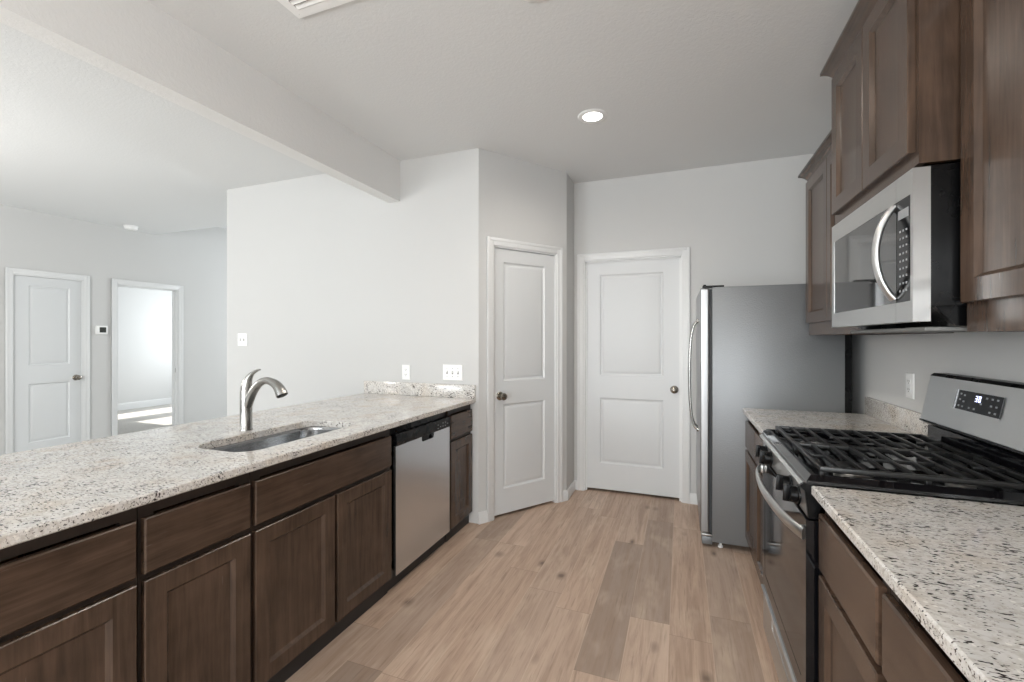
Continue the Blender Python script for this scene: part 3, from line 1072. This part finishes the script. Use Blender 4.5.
# cooktop pan with raised rim
bm = bmesh.new()
def crect(x0, x1, y0, y1, z):
    return [bm.verts.new(p) for p in ((x0, y0, z), (x1, y0, z), (x1, y1, z), (x0, y1, z))]
L = [crect(0.350, 0.955, RY0 - 0.001, RY1 + 0.001, 0.917), crect(0.352, 0.955, RY0, RY1, 0.926), crect(0.366, 0.945, RY0 + 0.016, RY1 - 0.016, 0.941),
     crect(0.378, 0.935, RY0 + 0.028, RY1 - 0.028, 0.940), crect(0.392, 0.925, RY0 + 0.042, RY1 - 0.042, 0.924), crect(0.410, 0.905, RY0 + 0.06, RY1 - 0.06, 0.921)]
for A, C in zip(L, L[1:]):
    for i in range(4):
        j = (i + 1) % 4
        bm.faces.new((A[i], A[j], C[j], C[i]))
bm.faces.new(L[-1])
bm.faces.new(list(reversed(L[0])))
obj('cooktop', bm, M['enamel'], root, 15)
# stainless manifold panel carrying the knobs
PX = 0.347
pprof = [(0.40, 0.916), (0.345, 0.9165), (0.336, 0.909), (0.337, 0.902), (0.349, 0.892), (0.357, 0.812), (0.40, 0.812)]
bm = prism(bmesh.new(), pprof, GY0 + 0.013, GY1 - 0.013, 'XZ')
cp = obj('control_panel', bm, M['steel'], root, 28)
for y in (GY0, GY1 - 0.0125):
    obj('end_cap', prism(bmesh.new(), pprof, y, y + 0.0125, 'XZ'), M['black'], root, 28)
for y in (1.655, 1.765, 2.115, 2.225):
    ax = Vector((-1, 0, 0.09)).normalized()
    p = Vector((0.352, y, 0.852))
    kb = lathe(bmesh.new(), [(0.031, 0), (0.031, 0.006), (0.0265, 0.009), (0.0250, 0.026), (0.022, 0.028)], p, ax, 24)
    t = bmesh.new()
    box(t, -0.0065, 0.0065, -0.026, 0.026, 0.024, 0.044, bev=0.002)
    merge(kb, t, Matrix.Translation(p) @ ax.to_track_quat('Z', 'Y').to_matrix().to_4x4())
    obj('burner_knob', kb, M['black'], cp, 28)
# oven door
DF = 0.350
bm = bmesh.new()
for a, b, c, d in ((GY0, GY0 + 0.055, 0.232, 0.806), (GY1 - 0.055, GY1, 0.232, 0.806), (GY0 + 0.055, GY1 - 0.055, 0.232, 0.30), (GY0 + 0.055, GY1 - 0.055, 0.70, 0.806)):
    box(bm, DF, 0.384, a, b, c, d)
bmesh.ops.remove_doubles(bm, verts=bm.verts[:], dist=1e-5)
dr = obj('oven_door', bm, M['gloss'], root, 0)
obj('oven_window', B(DF + 0.0008, 0.38, GY0 + 0.055, GY1 - 0.055, 0.30, 0.70), M['gloss'], dr, 0)
hp = [(0.346, GY0 + 0.006, 0.762), (0.326, GY0 + 0.06, 0.766), (0.305, GY0 + 0.17, 0.771), (0.293, 1.941, 0.773), (0.305, GY1 - 0.17, 0.771), (0.326, GY1 - 0.06, 0.766), (0.346, GY1 - 0.006, 0.762)]
ht = tube(bmesh.new(), spline(hp, 7), 0.018, 16, flat=(0.38, 1.1), up=(0, 0, 1))
for y in (GY0 + 0.024, GY1 - 0.024):
    box(ht, 0.338, DF + 0.001, y - 0.014, y + 0.014, 0.746, 0.780, bev=0.003)
obj('handle', ht, M['steel'], dr, 60)
# storage drawer with lip and finger slot
bm = bmesh.new()
for a, b, c, d in ((GY0, GY1, 0.035, 0.145), (GY0, 1.760, 0.145, 0.185), (2.122, GY1, 0.145, 0.185), (GY0, GY1, 0.185, 0.218)):
    box(bm, DF + 0.003, 0.384, a, b, c, d)
bmesh.ops.remove_doubles(bm, verts=bm.verts[:], dist=1e-5)
dw = obj('storage_drawer', bm, M['steel'], root, 0)
obj('drawer_lip', B(DF - 0.007, 0.384, GY0, GY1, 0.2185, 0.227, bev=0.002), M['satin'], dw, 28)
obj('finger_slot', B(DF + 0.006, 0.37, 1.757, 2.125, 0.142, 0.188), M['hinge'], dw, 0)
# backguard, leaning back
bgp = [(0.925, 1.023), (0.932, 1.015), (XRW - 0.004, 1.010), (XRW - 0.004, 1.205), (0.972, 1.207), (0.960, 1.200)]
bg = obj('backguard', prism(bmesh.new(), bgp, RY0 + 0.001, RY1 - 0.001, 'XZ'), M['steel'], root, 28)
bm = prism(bmesh.new(), [(0.957, 1.1995), (0.970, 1.2105), (XRW - 0.003, 1.2105), (XRW - 0.003, 1.204), (0.972, 1.204)], RY0, RY1, 'XZ')
prism(bm, [(0.923, 1.022), (0.935, 1.012), (XRW - 0.006, 1.006), (XRW - 0.006, 1.000), (0.940, 1.004), (0.921, 1.016)], RY0, RY1, 'XZ')
obj('edge_trim', bm, M['black'], bg, 0)
obj('lower_guard', prism(bmesh.new(), [(0.946, 0.925), (0.949, 0.998), (XRW - 0.01, 1.004), (XRW - 0.01, 0.90), (0.95, 0.90)], GY0, GY1, 'XZ'), M['enamel'], root, 0)
# display let into the backguard face
fdir = Vector((0.035, 0, 0.177)).normalized()
fn = Vector((-fdir.z, 0, fdir.x))
def bgpt(y, z, d=0.0):
    t = (z - 1.023) / fdir.z
    return Vector((0.925, y, 1.023)) + fdir * t + fn * d
def bgquad(bm, y0, y1, z0, z1, d0, d1):
    v = [bm.verts.new(bgpt(y, z, d)) for d in (d0, d1) for y, z in ((y0, z0), (y1, z0), (y1, z1), (y0, z1))]
    for f in ((0, 1, 2, 3), (7, 6, 5, 4), (0, 4, 5, 1), (1, 5, 6, 2), (2, 6, 7, 3), (3, 7, 4, 0)):
        bm.faces.new([v[i] for i in f])
    return bm
obj('display_edge', bgquad(bmesh.new(), 2.1005, 2.107, 1.096, 1.164, 0.0, 0.006), M['steelv'], bg, 0)
ds = obj('display', bgquad(bmesh.new(), 1.856, 2.100, 1.096, 1.164, 0.001, 0.0042), M['display'], bg, 0)
bm = bmesh.new()
SEG = {'3': 'abgcd', '0': 'abcdef'}
def digit(ch, yc, zc, w=0.011, h=0.020, t=0.0026):
    # seven bars; y runs against reading direction on this face
    seg = {'a': (-w / 2, w / 2, h / 2 - t, h / 2), 'g': (-w / 2, w / 2, -t / 2, t / 2), 'd': (-w / 2, w / 2, -h / 2, -h / 2 + t),
           'f': (-w / 2, -w / 2 + t, 0, h / 2), 'b': (w / 2 - t, w / 2, 0, h / 2), 'e': (-w / 2, -w / 2 + t, -h / 2, 0), 'c': (w / 2 - t, w / 2, -h / 2, 0)}
    for s in SEG[ch]:
        a, b, c, d = seg[s]
        bgquad(bm, yc - b, yc - a, zc + c, zc + d, 0.0042, 0.0048)
digit('3', 1.988, 1.143)
digit('0', 1.970, 1.143)
obj('clock_digits', bm, M['clock'], ds, 0)
for i, (y, z) in enumerate(((2.079, 1.151), (2.056, 1.148), (2.079, 1.131), (2.056, 1.126), (2.079, 1.109), (2.056, 1.108), (2.017, 1.108), (1.989, 1.108), (1.959, 1.129),
                            (1.934, 1.151), (1.906, 1.151), (1.879, 1.151), (1.906, 1.129), (1.879, 1.129), (1.906, 1.108), (1.879, 1.108))):
    obj('key_mark', bgquad(bmesh.new(), y - 0.005, y + 0.005, z - 0.003, z + 0.003, 0.0041, 0.0047), M['mark'], ds, 0)
# burners
for bx_, by_, br in ((0.515, 1.745, 0.046), (0.790, 1.745, 0.036), (0.515, 2.137, 0.040), (0.790, 2.137, 0.046)):
    b_ = obj('burner', lathe(bmesh.new(), [(br + 0.016, 0), (br + 0.014, 0.003), (br, 0.005), (br - 0.002, 0.013)], (bx_, by_, 0.9212), (0, 0, 1), 28), M['hinge'], root, 40)
    obj('burner_cap', lathe(bmesh.new(), [(br - 0.004, 0), (br, 0.002), (br - 0.001, 0.006), (br - 0.008, 0.009)], (bx_, by_, 0.9343), (0, 0, 1), 28), M['iron'], b_, 40)
# continuous grates: bars run front to back of the picture
for y0, y1 in ((RY0 + 0.036, 1.939), (1.943, RY1 - 0.036)):
    bm = bmesh.new()
    x0, x1, zt, zb = 0.395, 0.918, 0.962, 0.950
    for a, b, c, d in ((x0, x1, y0, y0 + 0.013), (x0, x1, y1 - 0.013, y1), (x0, x0 + 0.013, y0 + 0.013, y1 - 0.013), (x1 - 0.013, x1, y0 + 0.013, y1 - 0.013)):
        box(bm, a, b, c, d, zb - 0.004, zt, bev=0.002)
    nb = 9
    for k in range(1, nb):
        x = x0 + (x1 - x0) * k / nb
        box(bm, x - 0.0055, x + 0.0055, y0 + 0.01, y1 - 0.01, zb, zt, bev=0.002)
    ym = (y0 + y1) / 2
    for a, b in ((x0 + 0.01, 0.475), (0.555, 0.75), (0.83, x1 - 0.01)):
        box(bm, a, b, ym - 0.0055, ym + 0.0055, zb, zt - 0.001, bev=0.002)
    for x in (x0 + 0.007, x1 - 0.007, (x0 + x1) / 2):
        for y in (y0 + 0.008, y1 - 0.008):
            box(bm, x - 0.007, x + 0.007, y - 0.007, y + 0.007, 0.9245, zb, bev=0.001)
    obj('grate', bm, M['iron'], root, 28)

# ------------------------------------------------------------------ refrigerator
FY0, FY1, FZ = 3.158, 3.925, 1.684
root = thing('refrigerator', 'side-by-side refrigerator with grey textured side and stainless doors', 'refrigerator', (0.55, (FY0 + FY1) / 2, 0))
obj('cabinet', B(0.190, 0.906, FY0, FY1, 0.035, FZ, bev=0.004), M['fridge_side'], root, 28)
obj('rear_panel', B(0.906, 0.945, FY0 + 0.02, FY1 - 0.02, 0.06, FZ - 0.06), M['black'], root, 0)
obj('gasket', B(0.172, 0.190, FY0 + 0.008, FY1 - 0.008, 0.09, FZ - 0.012), M['gasket'], root, 0)
ymid = 3.50
for a, b, hy in ((FY0, ymid - 0.003, ymid - 0.045), (ymid + 0.003, FY1, ymid + 0.045)):
    d = obj('door', B(0.118, 0.172, a, b, 0.088, FZ - 0.004, bev=0.010, seg=3), M['fridge_steel'], root, 40)
    d.modifiers.new('even_normals', 'WEIGHTED_NORMAL')
    hp = [(0.112, hy, 1.475), (0.086, hy, 1.44), (0.066, hy, 1.33), (0.058, hy, 1.09), (0.066, hy, 0.85), (0.086, hy, 0.74), (0.112, hy, 0.705)]
    ht = tube(bmesh.new(), spline(hp, 6), 0.0095, 14)
    for z in (1.478, 0.702):
        lathe(ht, [(0.014, 0), (0.014, 0.012), (0.012, 0.014)], (0.119, hy, z), (-1, 0, 0), 14)
    obj('handle', ht, M['nickel'], d, 60)
for y in (FY0 + 0.03, FY1 - 0.03):
    bm = B(0.132, 0.26, y - 0.022, y + 0.022, FZ - 0.003, FZ + 0.012, bev=0.003)
    lathe(bm, [(0.010, 0), (0.010, 0.02), (0.007, 0.023)], (0.146, y, FZ - 0.003), (0, 0, 1), 14)
    obj('hinge_cover', bm, M['black'], root, 28)
    bm = B(0.125, 0.19, y - 0.028, y + 0.014, 0.070, 0.082, bev=0.002)
    lathe(bm, [(0.009, 0), (0.009, 0.012)], (0.146, y - 0.005, 0.078), (0, 0, 1), 12)
    obj('lower_hinge', bm, M['hinge'], root, 28)
obj('kick_grille', B(0.128, 0.19, FY0 + 0.002, FY1 - 0.002, 0.016, 0.066, bev=0.003), M['fridge_side'], root, 28)
for y in (FY0 + 0.03, FY1 - 0.03):
    for x in (0.24, 0.86):
        obj('foot', lathe(bmesh.new(), [(0.016, 0), (0.016, 0.010), (0.008, 0.012), (0.008, 0.036)], (x, y, 0), (0, 0, 1), 14), M['plate'], root, 28)

# ------------------------------------------------------------------ small fixtures
def plate(name, label, cat, mp, w, h, kind, group=None, n=1):
    """Wall plate in local (u, v, depth), centred on the origin of mp."""
    o = mp.to_translation()
    root = thing(name, label, cat, o, 0, group)
    t = panelled(w, h, 0.006, [], SHAKER, 0.003)
    t.transform(mp @ Matrix.Translation((-w / 2, -h / 2, 0.0065)))
    obj('cover_plate', t, M['plate'], root, 28)
    for k in range(n):
        u = (k - (n - 1) / 2) * 0.046
        if kind == 'switch':
            b = B(u - 0.005, u + 0.005, -0.012, 0.012, 0.0055, 0.008)
            b.transform(mp)
            s = obj('switch_slot', b, M['slot'], root, 0)
            b = bmesh.new()
            t = bmesh.new()
            box(t, -0.0042, 0.0042, -0.006, 0.006, 0, 0.013, bev=0.0012)
            merge(b, t, mp @ Matrix.Translation((u, 0.002, 0.006)) @ Matrix.Rotation(-0.45, 4, 'X'))
            obj('toggle', b, M['plate'], s, 28)
            for v in (-0.030, 0.030):
                sc = lathe(bmesh.new(), [(0.003, 0), (0.0028, 0.001)], (u, v, 0.0062), (0, 0, 1), 10)
                sc.transform(mp)
                obj('screw', sc, M['slot'], root, 0)
        else:
            for v in (-0.0195, 0.0195):
                b = B(u - 0.0165, u + 0.0165, v - 0.014, v + 0.014, 0.006, 0.0085, bev=0.002)
                b.transform(mp)
                rc = obj('receptacle', b, M['plate'], root, 28)
                b = bmesh.new()
                box(b, u - 0.0075, u - 0.0052, v - 0.001, v + 0.008, 0.0084, 0.0090)
                box(b, u + 0.0052, u + 0.0075, v - 0.001, v + 0.007, 0.0084, 0.0090)
                lathe(b, [(0.0026, 0), (0.0024, 0.0006)], (u, v - 0.007, 0.0084), (0, 0, 1), 10)
                b.transform(mp)
                obj('slots', b, M['gasket'], rc, 0)
    return root


plate('light_switch', 'white triple toggle switch plate above the granite backsplash on the end wall', 'light switch',
      frame_map((-1.592, YE, 1.099), (1, 0, 0), (0, -1, 0)), 0.165, 0.115, 'switch', 'switch plates on the end wall', 3)
plate('wall_outlet', 'white outlet plate above the left end of the peninsula backsplash', 'outlet', frame_map((-2.000, YE, 1.090), (1, 0, 0), (0, -1, 0)), 0.072, 0.115, 'outlet')
plate('light_switch', 'white double switch plate high on the end wall, left of the faucet', 'light switch',
      frame_map((-3.765, YE, 1.342), (1, 0, 0), (0, -1, 0)), 0.115, 0.115, 'switch', 'switch plates on the end wall', 2)
plate('wall_outlet', 'white outlet plate on the range wall between fridge and backguard', 'outlet', frame_map((XR, 2.65, 1.127), (0, -1, 0), (-1, 0, 0)), 0.075, 0.12, 'outlet')

mpT = frame_map((XL, 3.304, 1.457), (0, 1, 0), (1, 0, 0))
root = thing('thermostat', 'small white thermostat with dark screen between closet door and doorway', 'thermostat', (XL, 3.304, 1.457))
b = B(-0.058, 0.058, -0.052, 0.052, 0.0, 0.024, bev=0.006); b.transform(mpT)
obj('housing', b, M['plate'], root, 28)
b = B(-0.026, 0.040, -0.030, 0.034, 0.022, 0.0255, bev=0.001); b.transform(mpT)
obj('screen', b, M['lcd'], root, 0)

root = thing('smoke_detector', 'round white smoke detector on the living room ceiling', 'smoke detector', (-6.35, 3.49, ZC))
obj('mounting_plate', lathe(bmesh.new(), [(0.072, 0.0005), (0.072, 0.010), (0.066, 0.012)], (-6.35, 3.49, ZC), (0, 0, -1), 32), M['plate'], root, 40)
obj('sensor_housing', lathe(bmesh.new(), [(0.060, 0.012), (0.066, 0.016), (0.066, 0.030), (0.058, 0.042), (0.030, 0.047), (0.005, 0.048)], (-6.35, 3.49, ZC), (0, 0, -1), 32), M['plate'], root, 40)

# ceiling register
root = thing('ceiling_vent', 'white louvred air register in the kitchen ceiling, cut by the top picture edge', 'vent', (-1.365, 1.315, ZC))
vx0, vx1, vy0, vy1 = -1.545, -1.185, 1.138, 1.480
bm = bmesh.new()
for a, b, c, d in ((vx0, vx1, vy0, vy0 + 0.04), (vx0, vx1, vy1 - 0.04, vy1), (vx0, vx0 + 0.04, vy0 + 0.04, vy1 - 0.04), (vx1 - 0.04, vx1, vy0 + 0.04, vy1 - 0.04)):
    box(bm, a, b, c, d, ZC - 0.009, ZC - 0.0005)
for x in (vx0 + 0.02, vx1 - 0.02, (vx0 + vx1) / 2):
    lathe(bm, [(0.004, 0), (0.003, 0.0015)], (x, vy1 - 0.02, ZC - 0.009), (0, 0, -1), 10)
obj('frame', bm, M['plate'], root, 0)
obj('duct', B(vx0 + 0.038, vx1 - 0.038, vy0 + 0.038, vy1 - 0.038, ZC - 0.0012, ZC - 0.0004), M['gasket'], root, 0)
for k in range(10):
    y = vy0 + 0.052 + k * 0.0264
    b = bmesh.new()
    t = bmesh.new()
    box(t, vx0 + 0.04, vx1 - 0.04, -0.0088, 0.0088, -0.0007, 0.0007)
    merge(b, t, Matrix.Translation((0, y, ZC - 0.007)) @ Matrix.Rotation(math.radians(-24), 4, 'X'))
    obj('louvre', b, M['plate'], root, 0)

# recessed lights
def can(x, y, label):
    root = thing('recessed_light', label, 'recessed light', (x, y, ZC), 0, 'recessed ceiling lights')
    obj('trim_ring', lathe(bmesh.new(), [(0.058, 0.002), (0.060, 0.006), (0.086, 0.0055), (0.0905, 0.003), (0.0905, 0.0004)], (x, y, ZC), (0, 0, -1), 40, cap=False), M['plate'], root, 40)
    obj('diffuser', lathe(bmesh.new(), [(0.060, 0.0005), (0.060, 0.0035), (0.055, 0.0045), (0.01, 0.0048)], (x, y, ZC), (0, 0, -1), 40), M['bulb'], root, 40)
    d = bpy.data.lights.new('recessed_lamp', 'SPOT')
    d.energy = 46
    d.color = (1.0, 0.93, 0.84)
    d.spot_size = math.radians(168)
    d.spot_blend = 1.0
    d.shadow_soft_size = 0.09
    o = bpy.data.objects.new('recessed_lamp', d)
    o.location = (x, y, ZC - 0.02)
    COL.objects.link(o)


can(-0.517, 2.79, 'lit round recessed ceiling light nearest the back door')
can(-0.537, 1.672, 'lit round recessed ceiling light cut by the top picture edge')
